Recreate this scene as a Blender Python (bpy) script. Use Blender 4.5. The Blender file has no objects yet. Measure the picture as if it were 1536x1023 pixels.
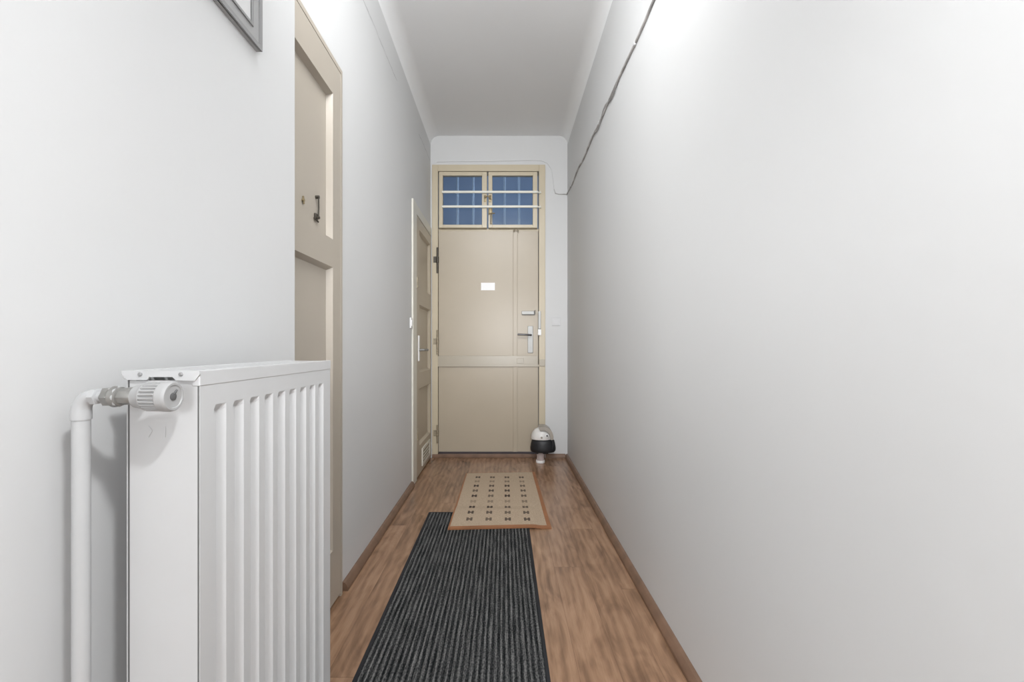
import bpy, bmesh, math, random
from mathutils import Vector, Matrix
random.seed(7)
PI = math.pi
C = bpy.context.scene.collection

# ------------------------------------------------------------------ camera
F = 660.0; HC = 1.0; VX = 756.0; VY = 520.0
cam_d = bpy.data.cameras.new('camera'); cam = bpy.data.objects.new('camera', cam_d); C.objects.link(cam)
cam_d.sensor_width = 36; cam_d.lens = F * 36 / 1536
cam_d.shift_x = (768 - VX) / 1536; cam_d.shift_y = -(511.5 - VY) / 1536
cam_d.clip_start = 0.02
cam.location = (0, 0, HC); cam.rotation_euler = (PI / 2, 0, 0)
bpy.context.scene.camera = cam

XR = 0.571; XN = -0.58; XL = -0.662; YE = 3.964; YC = 1.223; ZC = 2.90; YB = -2.7

# ------------------------------------------------------------------ materials
def new_mat(name):
    m = bpy.data.materials.new(name); m.use_nodes = True
    nt = m.node_tree
    return m, nt, nt.nodes['Principled BSDF']

def simple(name, col, rough=0.5, metal=0.0, noise=0.0, nscale=20, bump=0.0, bscale=80, spec=None, coat=0):
    m, nt, b = new_mat(name)
    b.inputs['Roughness'].default_value = rough; b.inputs['Metallic'].default_value = metal
    if spec is not None: b.inputs['Specular IOR Level'].default_value = spec
    if coat: b.inputs['Coat Weight'].default_value = coat
    tc = nt.nodes.new('ShaderNodeTexCoord')
    n = nt.nodes.new('ShaderNodeTexNoise'); n.inputs['Scale'].default_value = nscale; n.inputs['Detail'].default_value = 4
    nt.links.new(tc.outputs['Object'], n.inputs['Vector'])
    r = nt.nodes.new('ShaderNodeValToRGB')
    k = noise
    r.color_ramp.elements[0].position = 0.3; r.color_ramp.elements[1].position = 0.7
    r.color_ramp.elements[0].color = (*[c * (1 - k) for c in col], 1)
    r.color_ramp.elements[1].color = (*[min(1, c * (1 + k * 0.5)) for c in col], 1)
    nt.links.new(n.outputs['Fac'], r.inputs['Fac']); nt.links.new(r.outputs['Color'], b.inputs['Base Color'])
    if bump:
        n2 = nt.nodes.new('ShaderNodeTexNoise'); n2.inputs['Scale'].default_value = bscale; n2.inputs['Detail'].default_value = 3
        nt.links.new(tc.outputs['Object'], n2.inputs['Vector'])
        bp = nt.nodes.new('ShaderNodeBump'); bp.inputs['Strength'].default_value = bump; bp.inputs['Distance'].default_value = 0.002
        nt.links.new(n2.outputs['Fac'], bp.inputs['Height']); nt.links.new(bp.outputs['Normal'], b.inputs['Normal'])
    return m

M_wall = simple('wall_paint', (0.63, 0.634, 0.636), 0.6, noise=0.012, nscale=1.5, bump=0.25, bscale=14, spec=0.3)
M_ceil = simple('ceiling_paint', (0.86, 0.865, 0.87), 0.8, noise=0.012, nscale=2, spec=0.2)
M_cream = simple('cream_door_paint', (0.43, 0.37, 0.285), 0.36, noise=0.03, nscale=3, bump=0.12, bscale=9)
M_cream2 = simple('cream_frame_paint', (0.54, 0.47, 0.345), 0.35, noise=0.03, nscale=4)
M_greige = simple('greige_door_paint', (0.44, 0.395, 0.335), 0.35, noise=0.03, nscale=3)
M_rail = simple('pale_rail_paint', (0.42, 0.375, 0.30), 0.3, noise=0.02)
M_trim = simple('pale_casing_paint', (0.66, 0.64, 0.57), 0.4, noise=0.02)
M_rad = simple('radiator_enamel', (0.54, 0.543, 0.546), 0.28, noise=0.01)
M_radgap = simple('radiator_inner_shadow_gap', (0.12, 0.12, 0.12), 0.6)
M_pipe = simple('pipe_paint', (0.45, 0.455, 0.46), 0.35, noise=0.02, nscale=30)
M_brass = simple('dull_nickel', (0.32, 0.315, 0.30), 0.38, metal=0.75, noise=0.15, nscale=60)
M_plastic = simple('valve_plastic', (0.37, 0.37, 0.37), 0.5, noise=0.01)
M_darkhole = simple('dark_plastic', (0.10, 0.10, 0.10), 0.5)
M_iron = simple('dark_iron', (0.09, 0.08, 0.065), 0.5, metal=0.5, noise=0.3, nscale=60)
M_brassy = simple('aged_brass', (0.30, 0.24, 0.14), 0.45, metal=0.6, noise=0.3, nscale=80)
M_hinge = simple('painted_hinge', (0.33, 0.28, 0.20), 0.45, metal=0.3, noise=0.3, nscale=80)
M_chrome = simple('satin_chrome', (0.30, 0.30, 0.29), 0.45, metal=0.6)
M_white = simple('white_plastic', (0.85, 0.85, 0.85), 0.35)
M_bar = simple('bar_paint', (0.72, 0.71, 0.64), 0.4)
M_silver = simple('silver_frame', (0.40, 0.40, 0.40), 0.4, metal=0.25, noise=0.05)
M_silver_d = simple('frame_edge', (0.30, 0.30, 0.30), 0.45, metal=0.2)
M_skirt = simple('skirting_wood', (0.20, 0.12, 0.078), 0.45, noise=0.25, nscale=14)
M_crack = simple('plaster_crack', (0.46, 0.46, 0.46), 0.9)
M_cable = simple('grey_cable', (0.50, 0.49, 0.48), 0.7, noise=0.5, nscale=9)
M_black = simple('black_rubber', (0.012, 0.013, 0.016), 0.5, noise=0.2)
M_greyplastic = simple('grey_brown_plastic', (0.36, 0.33, 0.29), 0.4)
M_domewhite = simple('dome_white', (0.72, 0.71, 0.69), 0.35)
M_stairwall = simple('stairwell_paint', (0.36, 0.44, 0.56), 0.8, noise=0.1, nscale=2)
M_stairbar = simple('grille_paint', (0.70, 0.80, 0.90), 0.5)

# clear plastic foot
M_clear, nt, b = new_mat('clear_plastic')
b.inputs['Base Color'].default_value = (0.85, 0.74, 0.72, 1); b.inputs['Roughness'].default_value = 0.15
b.inputs['Transmission Weight'].default_value = 0.55
# ribbed glass
M_glass, nt, b = new_mat('blue_tinted_glass')
b.inputs['Base Color'].default_value = (0.66, 0.74, 0.84, 1); b.inputs['Roughness'].default_value = 0.08
b.inputs['Transmission Weight'].default_value = 1.0; b.inputs['IOR'].default_value = 1.2
w = nt.nodes.new('ShaderNodeTexNoise'); w.inputs['Scale'].default_value = 18
tc = nt.nodes.new('ShaderNodeTexCoord'); nt.links.new(tc.outputs['Object'], w.inputs['Vector'])
bp = nt.nodes.new('ShaderNodeBump'); bp.inputs['Strength'].default_value = 0.15; bp.inputs['Distance'].default_value = 0.002
nt.links.new(w.outputs['Fac'], bp.inputs['Height']); nt.links.new(bp.outputs['Normal'], b.inputs['Normal'])

def math_node(nt, op, a, b=None, c=None):
    n = nt.nodes.new('ShaderNodeMath'); n.operation = op
    for i, v in enumerate((a, b, c)):
        if v is None: continue
        if isinstance(v, (int, float)): n.inputs[i].default_value = v
        else: nt.links.new(v, n.inputs[i])
    return n.outputs[0]

# laminate floor: planks along Y
M_floor, nt, b = new_mat('oak_laminate')
L = nt.links
tc = nt.nodes.new('ShaderNodeTexCoord'); sp = nt.nodes.new('ShaderNodeSeparateXYZ'); L.new(tc.outputs['Object'], sp.inputs[0])
PW = 0.128; PL = 1.28
u = math_node(nt, 'DIVIDE', math_node(nt, 'ADD', sp.outputs['X'], 5.02), PW)
iu = math_node(nt, 'FLOOR', u)
wn = nt.nodes.new('ShaderNodeTexWhiteNoise'); wn.noise_dimensions = '1D'; L.new(iu, wn.inputs['W'])
v = math_node(nt, 'ADD', math_node(nt, 'DIVIDE', sp.outputs['Y'], PL), math_node(nt, 'MULTIPLY', wn.outputs['Value'], 7.3))
iv = math_node(nt, 'FLOOR', v)
cid = nt.nodes.new('ShaderNodeCombineXYZ'); L.new(iu, cid.inputs[0]); L.new(iv, cid.inputs[1])
wn2 = nt.nodes.new('ShaderNodeTexWhiteNoise'); wn2.noise_dimensions = '3D'; L.new(cid.outputs[0], wn2.inputs['Vector'])
# grain coordinates: stretched along Y, shifted per plank
gm = nt.nodes.new('ShaderNodeCombineXYZ')
L.new(math_node(nt, 'ADD', math_node(nt, 'MULTIPLY', sp.outputs['X'], 8.0), math_node(nt, 'MULTIPLY', wn2.outputs['Value'], 40)), gm.inputs[0])
L.new(math_node(nt, 'MULTIPLY', sp.outputs['Y'], 2.3), gm.inputs[1]); L.new(iv, gm.inputs[2])
n1 = nt.nodes.new('ShaderNodeTexNoise'); n1.inputs['Scale'].default_value = 1.3; n1.inputs['Detail'].default_value = 6; n1.inputs['Distortion'].default_value = 1.6
L.new(gm.outputs[0], n1.inputs['Vector'])
gm2 = nt.nodes.new('ShaderNodeCombineXYZ')
L.new(math_node(nt, 'MULTIPLY', sp.outputs['X'], 160.0), gm2.inputs[0]); L.new(math_node(nt, 'MULTIPLY', sp.outputs['Y'], 9.0), gm2.inputs[1])
n2 = nt.nodes.new('ShaderNodeTexNoise'); n2.inputs['Scale'].default_value = 1.0; n2.inputs['Detail'].default_value = 4
L.new(gm2.outputs[0], n2.inputs['Vector'])
wv = nt.nodes.new('ShaderNodeTexWave'); wv.wave_type = 'BANDS'; wv.bands_direction = 'X'; wv.inputs['Scale'].default_value = 1.1
wv.inputs['Distortion'].default_value = 9; wv.inputs['Detail'].default_value = 3; wv.inputs['Detail Scale'].default_value = 0.8
L.new(gm.outputs[0], wv.inputs['Vector'])
g = math_node(nt, 'ADD', math_node(nt, 'MULTIPLY', n1.outputs['Fac'], 0.62), math_node(nt, 'MULTIPLY', n2.outputs['Fac'], 0.22))
g = math_node(nt, 'ADD', g, math_node(nt, 'MULTIPLY', wv.outputs['Fac'], 0.10))
g = math_node(nt, 'ADD', g, math_node(nt, 'MULTIPLY', math_node(nt, 'SUBTRACT', wn2.outputs['Value'], 0.5), 0.10))
cr = nt.nodes.new('ShaderNodeValToRGB'); e = cr.color_ramp.elements
e[0].position = 0.28; e[0].color = (0.15, 0.082, 0.046, 1)
e[1].position = 0.68; e[1].color = (0.43, 0.262, 0.163, 1)
x = cr.color_ramp.elements.new(0.48); x.color = (0.30, 0.176, 0.105, 1)
L.new(g, cr.inputs['Fac'])
fu = math_node(nt, 'FRACT', u); fv = math_node(nt, 'FRACT', v)
s1 = math_node(nt, 'LESS_THAN', fu, 0.010); s2 = math_node(nt, 'LESS_THAN', fv, 0.0016)
seam = math_node(nt, 'MAXIMUM', s1, s2)
mx = nt.nodes.new('ShaderNodeMix'); mx.data_type = 'RGBA'; L.new(math_node(nt, 'MULTIPLY', seam, 0.5), mx.inputs['Factor'])
L.new(cr.outputs['Color'], mx.inputs['A']); mx.inputs['B'].default_value = (0.09, 0.045, 0.025, 1)
L.new(mx.outputs['Result'], b.inputs['Base Color'])
b.inputs['Roughness'].default_value = 0.27
bp = nt.nodes.new('ShaderNodeBump'); bp.inputs['Strength'].default_value = 0.12; bp.inputs['Distance'].default_value = 0.001
L.new(g, bp.inputs['Height']); L.new(bp.outputs['Normal'], b.inputs['Normal'])

# ribbed runner: charcoal with pale lengthwise flecks
M_runner, nt, b = new_mat('ribbed_carpet')
L = nt.links
tc = nt.nodes.new('ShaderNodeTexCoord'); mp = nt.nodes.new('ShaderNodeMapping'); L.new(tc.outputs['Object'], mp.inputs['Vector'])
mp.inputs['Scale'].default_value = (190, 7, 1)
n1 = nt.nodes.new('ShaderNodeTexNoise'); n1.inputs['Scale'].default_value = 1; n1.inputs['Detail'].default_value = 5; n1.inputs['Roughness'].default_value = 0.7
L.new(mp.outputs[0], n1.inputs['Vector'])
mp2 = nt.nodes.new('ShaderNodeMapping'); L.new(tc.outputs['Object'], mp2.inputs['Vector']); mp2.inputs['Scale'].default_value = (240, 110, 1)
n2 = nt.nodes.new('ShaderNodeTexNoise'); n2.inputs['Scale'].default_value = 1; n2.inputs['Detail'].default_value = 3
L.new(mp2.outputs[0], n2.inputs['Vector'])
at = nt.nodes.new('ShaderNodeAttribute'); at.attribute_name = 'rib'
h = math_node(nt, 'ADD', math_node(nt, 'MULTIPLY', n1.outputs['Fac'], 0.62), math_node(nt, 'MULTIPLY', n2.outputs['Fac'], 0.38))
h = math_node(nt, 'ADD', h, math_node(nt, 'MULTIPLY', math_node(nt, 'SUBTRACT', at.outputs['Fac'], 0.5), 0.17))
cr = nt.nodes.new('ShaderNodeValToRGB'); e = cr.color_ramp.elements
e[0].position = 0.38; e[0].color = (0.008, 0.009, 0.010, 1)
e[1].position = 0.70; e[1].color = (0.22, 0.218, 0.212, 1)
x = e.new(0.50); x.color = (0.045, 0.046, 0.047, 1)
L.new(h, cr.inputs['Fac']); L.new(cr.outputs['Color'], b.inputs['Base Color']); b.inputs['Roughness'].default_value = 0.95
b.inputs['Specular IOR Level'].default_value = 0.1
M_bind = simple('runner_binding', (0.012, 0.013, 0.016), 0.8)

# beige mat with rows of small dark motifs
M_mat, nt, b = new_mat('patterned_mat_weave')
L = nt.links
tc = nt.nodes.new('ShaderNodeTexCoord'); sp = nt.nodes.new('ShaderNodeSeparateXYZ'); L.new(tc.outputs['Object'], sp.inputs[0])
# columns every .127 m, rows every .104 m (object frame: origin at the mat's centre)
cx = math_node(nt, 'FRACT', math_node(nt, 'ADD', math_node(nt, 'DIVIDE', math_node(nt, 'ADD', sp.outputs['X'], 0.008), 0.110), 10.0))
rowu = math_node(nt, 'ADD', math_node(nt, 'DIVIDE', sp.outputs['Y'], 0.104), 10.52)
cy = math_node(nt, 'FRACT', rowu)
inx = math_node(nt, 'LESS_THAN', math_node(nt, 'ABSOLUTE', math_node(nt, 'ADD', sp.outputs['X'], 0.008)), 0.22)
iny = math_node(nt, 'LESS_THAN', math_node(nt, 'ABSOLUTE', math_node(nt, 'ADD', sp.outputs['Y'], 0.0)), 0.475)
dx = math_node(nt, 'ABSOLUTE', math_node(nt, 'SUBTRACT', cx, 0.5))
dy = math_node(nt, 'ABSOLUTE', math_node(nt, 'SUBTRACT', cy, 0.5))
body = math_node(nt, 'MULTIPLY', math_node(nt, 'LESS_THAN', dx, 0.16), math_node(nt, 'LESS_THAN', dy, 0.22))
bite = math_node(nt, 'MULTIPLY', math_node(nt, 'LESS_THAN', dx, 0.045), math_node(nt, 'GREATER_THAN', dy, 0.09))
mot = math_node(nt, 'MULTIPLY', body, math_node(nt, 'SUBTRACT', 1.0, bite))
mot = math_node(nt, 'MULTIPLY', math_node(nt, 'MULTIPLY', mot, inx), iny)
wnr = nt.nodes.new('ShaderNodeTexWhiteNoise'); wnr.noise_dimensions = '2D'
cc = nt.nodes.new('ShaderNodeCombineXYZ'); L.new(math_node(nt, 'FLOOR', rowu), cc.inputs[0])
L.new(math_node(nt, 'FLOOR', math_node(nt, 'DIVIDE', sp.outputs['X'], 0.110)), cc.inputs[1]); L.new(cc.outputs[0], wnr.inputs['Vector'])
# the sixth row and the second row are fainter in the weave
rw = math_node(nt, 'FLOOR', rowu)
faint = math_node(nt, 'ADD', math_node(nt, 'COMPARE', rw, 13.0, 0.1), math_node(nt, 'COMPARE', rw, 9.0, 0.1))
amt = math_node(nt, 'MULTIPLY', mot, math_node(nt, 'SUBTRACT', math_node(nt, 'ADD', 0.72, math_node(nt, 'MULTIPLY', wnr.outputs['Value'], 0.25)), math_node(nt, 'MULTIPLY', faint, 0.4)))
n1 = nt.nodes.new('ShaderNodeTexNoise'); n1.inputs['Scale'].default_value = 260; L.new(tc.outputs['Object'], n1.inputs['Vector'])
cr = nt.nodes.new('ShaderNodeValToRGB'); cr.color_ramp.elements[0].color = (0.35, 0.27, 0.19, 1); cr.color_ramp.elements[1].color = (0.58, 0.46, 0.345, 1)
cr.color_ramp.elements[0].position = 0.25; cr.color_ramp.elements[1].position = 0.75
L.new(n1.outputs['Fac'], cr.inputs['Fac'])
mx = nt.nodes.new('ShaderNodeMix'); mx.data_type = 'RGBA'; L.new(amt, mx.inputs['Factor']); L.new(cr.outputs['Color'], mx.inputs['A'])
mx.inputs['B'].default_value = (0.045, 0.032, 0.03, 1)
L.new(mx.outputs['Result'], b.inputs['Base Color']); b.inputs['Roughness'].default_value = 0.9; b.inputs['Specular IOR Level'].default_value = 0.15
M_matedge = simple('mat_binding', (0.33, 0.145, 0.065), 0.8, noise=0.2, nscale=8)

# picture print
M_print, nt, b = new_mat('grey_print')
tc = nt.nodes.new('ShaderNodeTexCoord')
n1 = nt.nodes.new('ShaderNodeTexNoise'); n1.inputs['Scale'].default_value = 22; n1.inputs['Detail'].default_value = 2
nt.links.new(tc.outputs['Object'], n1.inputs['Vector'])
cr = nt.nodes.new('ShaderNodeValToRGB'); e = cr.color_ramp.elements; e[0].position = 0.36; e[0].color = (0.10, 0.10, 0.10, 1); e[1].position = 0.47; e[1].color = (0.62, 0.62, 0.62, 1)
nt.links.new(n1.outputs['Fac'], cr.inputs['Fac']); nt.links.new(cr.outputs['Color'], b.inputs['Base Color']); b.inputs['Roughness'].default_value = 0.3

# ------------------------------------------------------------------ mesh helpers
class MB:
    def __init__(s): s.bm = bmesh.new()
    def box(s, x0, x1, y0, y1, z0, z1, bev=0.0, seg=2):
        t = bmesh.new()
        vs = [t.verts.new((x, y, z)) for x in (x0, x1) for y in (y0, y1) for z in (z0, z1)]
        for f in ((0,1,3,2),(4,6,7,5),(0,4,5,1),(2,3,7,6),(0,2,6,4),(1,5,7,3)): t.faces.new([vs[i] for i in f])
        bmesh.ops.recalc_face_normals(t, faces=t.faces)
        if bev > 0: bmesh.ops.bevel(t, geom=t.edges[:], offset=bev, segments=seg, profile=0.5, affect='EDGES')
        return s.merge(t)
    def merge(s, t):
        me = bpy.data.meshes.new('t'); t.to_mesh(me); t.free(); s.bm.from_mesh(me); bpy.data.meshes.remove(me); return s
    def lathe(s, prof, mat, seg=32, ribs=None):
        """prof: (radius, height) along +Z of matrix mat"""
        t = bmesh.new(); rings = []
        for i, (r, h) in enumerate(prof):
            ring = []
            for k in range(seg):
                rr = r
                if ribs and ribs[0] <= i <= ribs[1] and (k % 4) >= 2: rr = r * 0.86
                a = 2 * PI * k / seg
                ring.append(t.verts.new(mat @ Vector((rr * math.cos(a), rr * math.sin(a), h))))
            rings.append(ring)
        for a, b_ in zip(rings, rings[1:]):
            for k in range(seg): t.faces.new((a[k], a[(k+1) % seg], b_[(k+1) % seg], b_[k]))
        t.faces.new(rings[0][::-1]); t.faces.new(rings[-1])
        bmesh.ops.recalc_face_normals(t, faces=t.faces)
        return s.merge(t)
    def tube(s, pts, r, seg=16, radii=None):
        t = bmesh.new(); rings = []; pts = [Vector(p) for p in pts]; up = None
        for i, p in enumerate(pts):
            d = (pts[min(i+1, len(pts)-1)] - pts[max(i-1, 0)]).normalized()
            if up is None: up = d.orthogonal().normalized()
            up = (up - d * up.dot(d)).normalized(); sd = d.cross(up)
            rr = radii[i] if radii else r
            rings.append([t.verts.new(p + (up * math.cos(2*PI*k/seg) + sd * math.sin(2*PI*k/seg)) * rr) for k in range(seg)])
        for a, b_ in zip(rings, rings[1:]):
            for k in range(seg): t.faces.new((a[k], a[(k+1) % seg], b_[(k+1) % seg], b_[k]))
        t.faces.new(rings[0][::-1]); t.faces.new(rings[-1])
        bmesh.ops.recalc_face_normals(t, faces=t.faces)
        return s.merge(t)
    def prism(s, poly, axis, a0, a1, bev=0.0):
        """poly in the two other axes; extruded along axis ('x','y','z') from a0 to a1"""
        t = bmesh.new()
        def P(p, a): return {'x': (a, p[0], p[1]), 'y': (p[0], a, p[1]), 'z': (p[0], p[1], a)}[axis]
        A = [t.verts.new(P(p, a0)) for p in poly]; B = [t.verts.new(P(p, a1)) for p in poly]
        t.faces.new(A); t.faces.new(B[::-1]); n = len(poly)
        for i in range(n): t.faces.new((A[i], B[i], B[(i+1) % n], A[(i+1) % n]))
        bmesh.ops.recalc_face_normals(t, faces=t.faces)
        if bev > 0: bmesh.ops.bevel(t, geom=t.edges[:], offset=bev, segments=2, affect='EDGES')
        return s.merge(t)
    def build(s, name, mat, parent=None, smooth=False, kind=None):
        me = bpy.data.meshes.new(name); s.bm.to_mesh(me); s.bm.free()
        me.materials.append(mat); o = bpy.data.objects.new(name, me); C.objects.link(o)
        if smooth:
            for p in me.polygons: p.use_smooth = True
            me.set_sharp_from_angle(angle=math.radians(38))
        if parent:
            o.parent = parent; o.matrix_parent_inverse = Matrix.Translation(-Vector(parent.location))
            o.location = (0, 0, 0)
            o.matrix_parent_inverse = Matrix.Identity(4); me.transform(Matrix.Translation(-world_loc(parent)))
        if kind: o['kind'] = kind
        return o
def world_loc(o):
    v = Vector((0, 0, 0))
    while o: v = v + o.location; o = o.parent
    return v
def tag(o, label, cat, group=None, kind=None):
    o['label'] = label; o['category'] = cat
    if group: o['group'] = group
    if kind: o['kind'] = kind
    return o
def empty(name, loc):
    o = bpy.data.objects.new(name, None); C.objects.link(o); o.location = loc; o.empty_display_size = 0.05
    return o
def AX(origin, direction):
    d = Vector(direction).normalized(); q = d.to_track_quat('Z', 'Y')
    return Matrix.Translation(Vector(origin)) @ q.to_matrix().to_4x4()

# ------------------------------------------------------------------ room shell
# floor
MB().box(-2.7, 0.80, YB - 0.1, YE + 0.25, -0.06, 0.0).build('floor', M_floor, kind='structure')
# right wall
MB().box(XR, XR + 0.15, YB, YE + 0.15, 0, 3.05).build('wall_right', M_wall, kind='structure')
# left wall: thick near part, then the corridor part set back, with two door openings
D1a, D1b, D1t = YC, 1.772, 2.10
D2a, D2b, D2t = 3.160, 3.955, 2.055
wl = MB()
YO = -0.10          # the near wall starts here; before it a wide doorway opens to a side room
wl.box(XN - 0.35, XN, YO, YC, 0, 3.05, bev=0.004)
wl.box(XN - 0.35, XN, -1.50, YO, 2.25, 3.05); wl.box(XN - 0.35, XN, YB, -1.50, 0, 3.05)
wl.box(-2.60, XN - 0.35, YO, YO + 0.12, 0, 3.05); wl.box(-2.72, -2.60, YB - 0.15, YO + 0.12, 0, 3.05); wl.box(-2.60, XN - 0.35, YB - 0.15, YB, 0, 3.05)
wl.box(-2.60, XN - 0.35, YB, YO, 2.92, 3.05)
wl.box(XN - 0.35, XL, D1a, D1b, D1t, 3.05)
wl.box(XN - 0.35, XL, D1b, D2a, 0, 3.05)
wl.box(XN - 0.35, XL, D2a, D2b, D2t, 3.05)
wl.box(XN - 0.35, XL, D2b, YE + 0.15, 0, 3.05)
# closed backs of the two door niches
wl.box(XN - 0.35, XN - 0.30, D1a, D1b, 0, D1t); wl.box(XN - 0.35, XN - 0.30, D2a, D2b, 0, D2t)
wleft = wl.build('wall_left', M_wall, kind='structure')
# end wall with the entrance opening
ex0, ex1, ezt = -0.647, 0.367, 2.636
we = MB()
we.box(XL - 0.02, ex0, YE, YE + 0.15, 0, 3.05); we.box(ex1, XR + 0.02, YE, YE + 0.15, 0, 3.05); we.box(ex0, ex1, YE, YE + 0.15, ezt, 3.05)
we.build('wall_back', M_wall, kind='structure')
# wall behind the camera with a window opening
wf = MB()
WX0, WX1, WZ0, WZ1 = -0.17, 0.40, 0.95, 2.0
wf.box(XN - 0.05, WX0, YB - 0.15, YB, 0, 3.05); wf.box(WX1, XR + 0.05, YB - 0.15, YB, 0, 3.05)
wf.box(WX0, WX1, YB - 0.15, YB, 0, WZ0); wf.box(WX0, WX1, YB - 0.15, YB, WZ1, 3.05)
wf.build('wall_front', M_wall, kind='structure')
fr = MB()
fr.box(WX0, WX1, YB - 0.10, YB - 0.05, WZ0, WZ0 + 0.06); fr.box(WX0, WX1, YB - 0.10, YB - 0.05, WZ1 - 0.06, WZ1)
fr.box(WX0, WX0 + 0.06, YB - 0.10, YB - 0.05, WZ0, WZ1); fr.box(WX1 - 0.06, WX1, YB - 0.10, YB - 0.05, WZ0, WZ1)
fr.box((WX0+WX1)/2 - 0.03, (WX0+WX1)/2 + 0.03, YB - 0.10, YB - 0.05, WZ0, WZ1)
fr.build('window_2', M_white, kind='structure')

# ceiling with coved long sides
def ceil_profile(xa, xb, r):
    pts = [(xa - 0.01, 3.06), (xa - 0.01, ZC - r)]
    pts += [(xa + r - r * math.cos(t), ZC - r + r * math.sin(t)) for t in [i * PI / 2 / 10 for i in range(11)]]
    pts += [(xb - r + r * math.sin(t), ZC - r + r * math.cos(t)) for t in [i * PI / 2 / 10 for i in range(11)]]
    pts += [(xb + 0.01, ZC - r), (xb + 0.01, 3.06)]
    return pts
cb = MB(); cb.prism(ceil_profile(XL, XR, 0.08), 'y', YC, YE + 0.02); cb.prism(ceil_profile(XN, XR, 0.08), 'y', YB - 0.02, YC)
cb.build('ceiling', M_ceil, smooth=True, kind='structure')

# skirtings (small quarter-round laminate strips)
def skirt_profile(w=0.024, h=0.036):
    return [(0, 0), (w, 0), (w, h * 0.35), (w * 0.80, h * 0.62), (w * 0.5, h * 0.9), (w * 0.25, h), (0, h)]
p = skirt_profile()
def skirt(name, pts, along, a0, a1):
    return MB().prism(pts, along, a0, a1).build(name, M_skirt, kind='structure')
skirt('baseboard_right', [(XR - a, z) for a, z in p], 'y', YB, YE)
skirt('baseboard_left', [(XL + a, z) for a, z in p], 'y', 1.80, 3.150)
MB().prism([(XN + a, z) for a, z in p], 'y', YO, YC).prism([(YC + a, z) for a, z in []] or [(XL, 0.0), (XN + 0.02, 0.0), (XN + 0.02, 0.03), (XL, 0.03)], 'y', YC - 0.001, YC + 0.001).build('baseboard_near', M_skirt, kind='structure')
MB().prism([(YE - a, z) for a, z in p], 'x', 0.372, XR - 0.02).build('baseboard_back', M_skirt, kind='structure')
# dark wooden threshold under the entrance door
MB().box(ex0, ex1, YE - 0.015, YE + 0.12, 0, 0.034, bev=0.004).build('trim_1', M_skirt, kind='structure')

# hairline plaster crack high on the left wall (segments follow the cove's foot)
def crack(y0, y1, z0, z1, name):
    t = bmesh.new(); n = max(6, int((y1 - y0) / 0.03)); a = []; b2 = []
    for i in range(n + 1):
        f = i / n; y = y0 + (y1 - y0) * f; z = z0 + (z1 - z0) * f + random.uniform(-0.004, 0.004)
        w = 0.0042 * random.uniform(0.4, 1.0)
        a.append((y, z - w)); b2.append((y, z + w))
    for i in range(n):
        q = [t.verts.new((XL + 0.0008, *pt)) for pt in (a[i], a[i+1], b2[i+1], b2[i])]; t.faces.new(q)
    bmesh.ops.remove_doubles(t, verts=t.verts, dist=1e-5)
    m = MB(); m.merge(t); return m.build(name, M_crack, wleft)
crack(1.95, 2.72, 2.632, 2.640, 'plaster_crack'); crack(3.42, 3.93, 2.655, 2.668, 'plaster_crack')

# ------------------------------------------------------------------ near left door (door_1)
def ring(m, ax, x, d, y0, y1, z0, z1): pass
def panel_door_leaf(y0, y1, z0, z1, xf, thick, panels, depth, bevw):
    """leaf in the YZ plane facing +X; front at xf; panels: (ya, yb, za, zb) sunk by depth with sloped sides"""
    t = bmesh.new()
    ys = sorted({y0, y1, *[v for p in panels for v in p[:2]]}); zs = sorted({z0, z1, *[v for p in panels for v in p[2:]]})
    def quad(*pts): t.faces.new([t.verts.new(p) for p in pts])
    for ya, yb in zip(ys, ys[1:]):
        for za, zb in zip(zs, zs[1:]):
            cy, cz = (ya+yb)/2, (za+zb)/2
            if any(p[0] < cy < p[1] and p[2] < cz < p[3] for p in panels): continue
            quad((xf, ya, za), (xf, yb, za), (xf, yb, zb), (xf, ya, zb))
    for ya, yb, za, zb in panels:
        a = [(xf, ya, za), (xf, yb, za), (xf, yb, zb), (xf, ya, zb)]
        w = bevw; xi = xf - depth
        bq = [(xi, ya+w, za+w), (xi, yb-w, za+w), (xi, yb-w, zb-w), (xi, ya+w, zb-w)]
        for i in range(4): quad(a[i], a[(i+1) % 4], bq[(i+1) % 4], bq[i])
        quad(*bq)
    xb = xf - thick
    quad((xb, y0, z0), (xb, y0, z1), (xb, y1, z1), (xb, y1, z0))
    quad((xf, y0, z0), (xf, y0, z1), (xb, y0, z1), (xb, y0, z0)); quad((xf, y1, z0), (xf, y1, z1), (xb, y1, z1), (xb, y1, z0))
    quad((xf, y0, z0), (xf, y1, z0), (xb, y1, z0), (xb, y0, z0)); quad((xf, y0, z1), (xf, y1, z1), (xb, y1, z1), (xb, y0, z1))
    bmesh.ops.remove_doubles(t, verts=t.verts, dist=1e-5); bmesh.ops.recalc_face_normals(t, faces=t.faces)
    m = MB(); m.merge(t); return m

xd = -0.654
d1 = empty('door_1', (xd, 1.5, 0)); tag(d1, 'tall beige panelled door on the left just past the radiator', 'door', kind='structure')
panel_door_leaf(YC + 0.002, 1.762, 0.015, 2.092, xd, 0.04, [(YC + 0.03, 1.682, 1.410, 1.968), (YC + 0.03, 1.682, 0.22, 1.303)], 0.022, 0.012).build('door_leaf', M_greige, d1)
f = MB(); f.box(XL - 0.05, xd + 0.001, 1.764, 1.779, 0, 2.112); f.box(XL - 0.05, xd + 0.001, YC + 0.001, 1.764, 2.094, 2.112)
f.build('door_frame', M_greige, d1)
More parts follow.
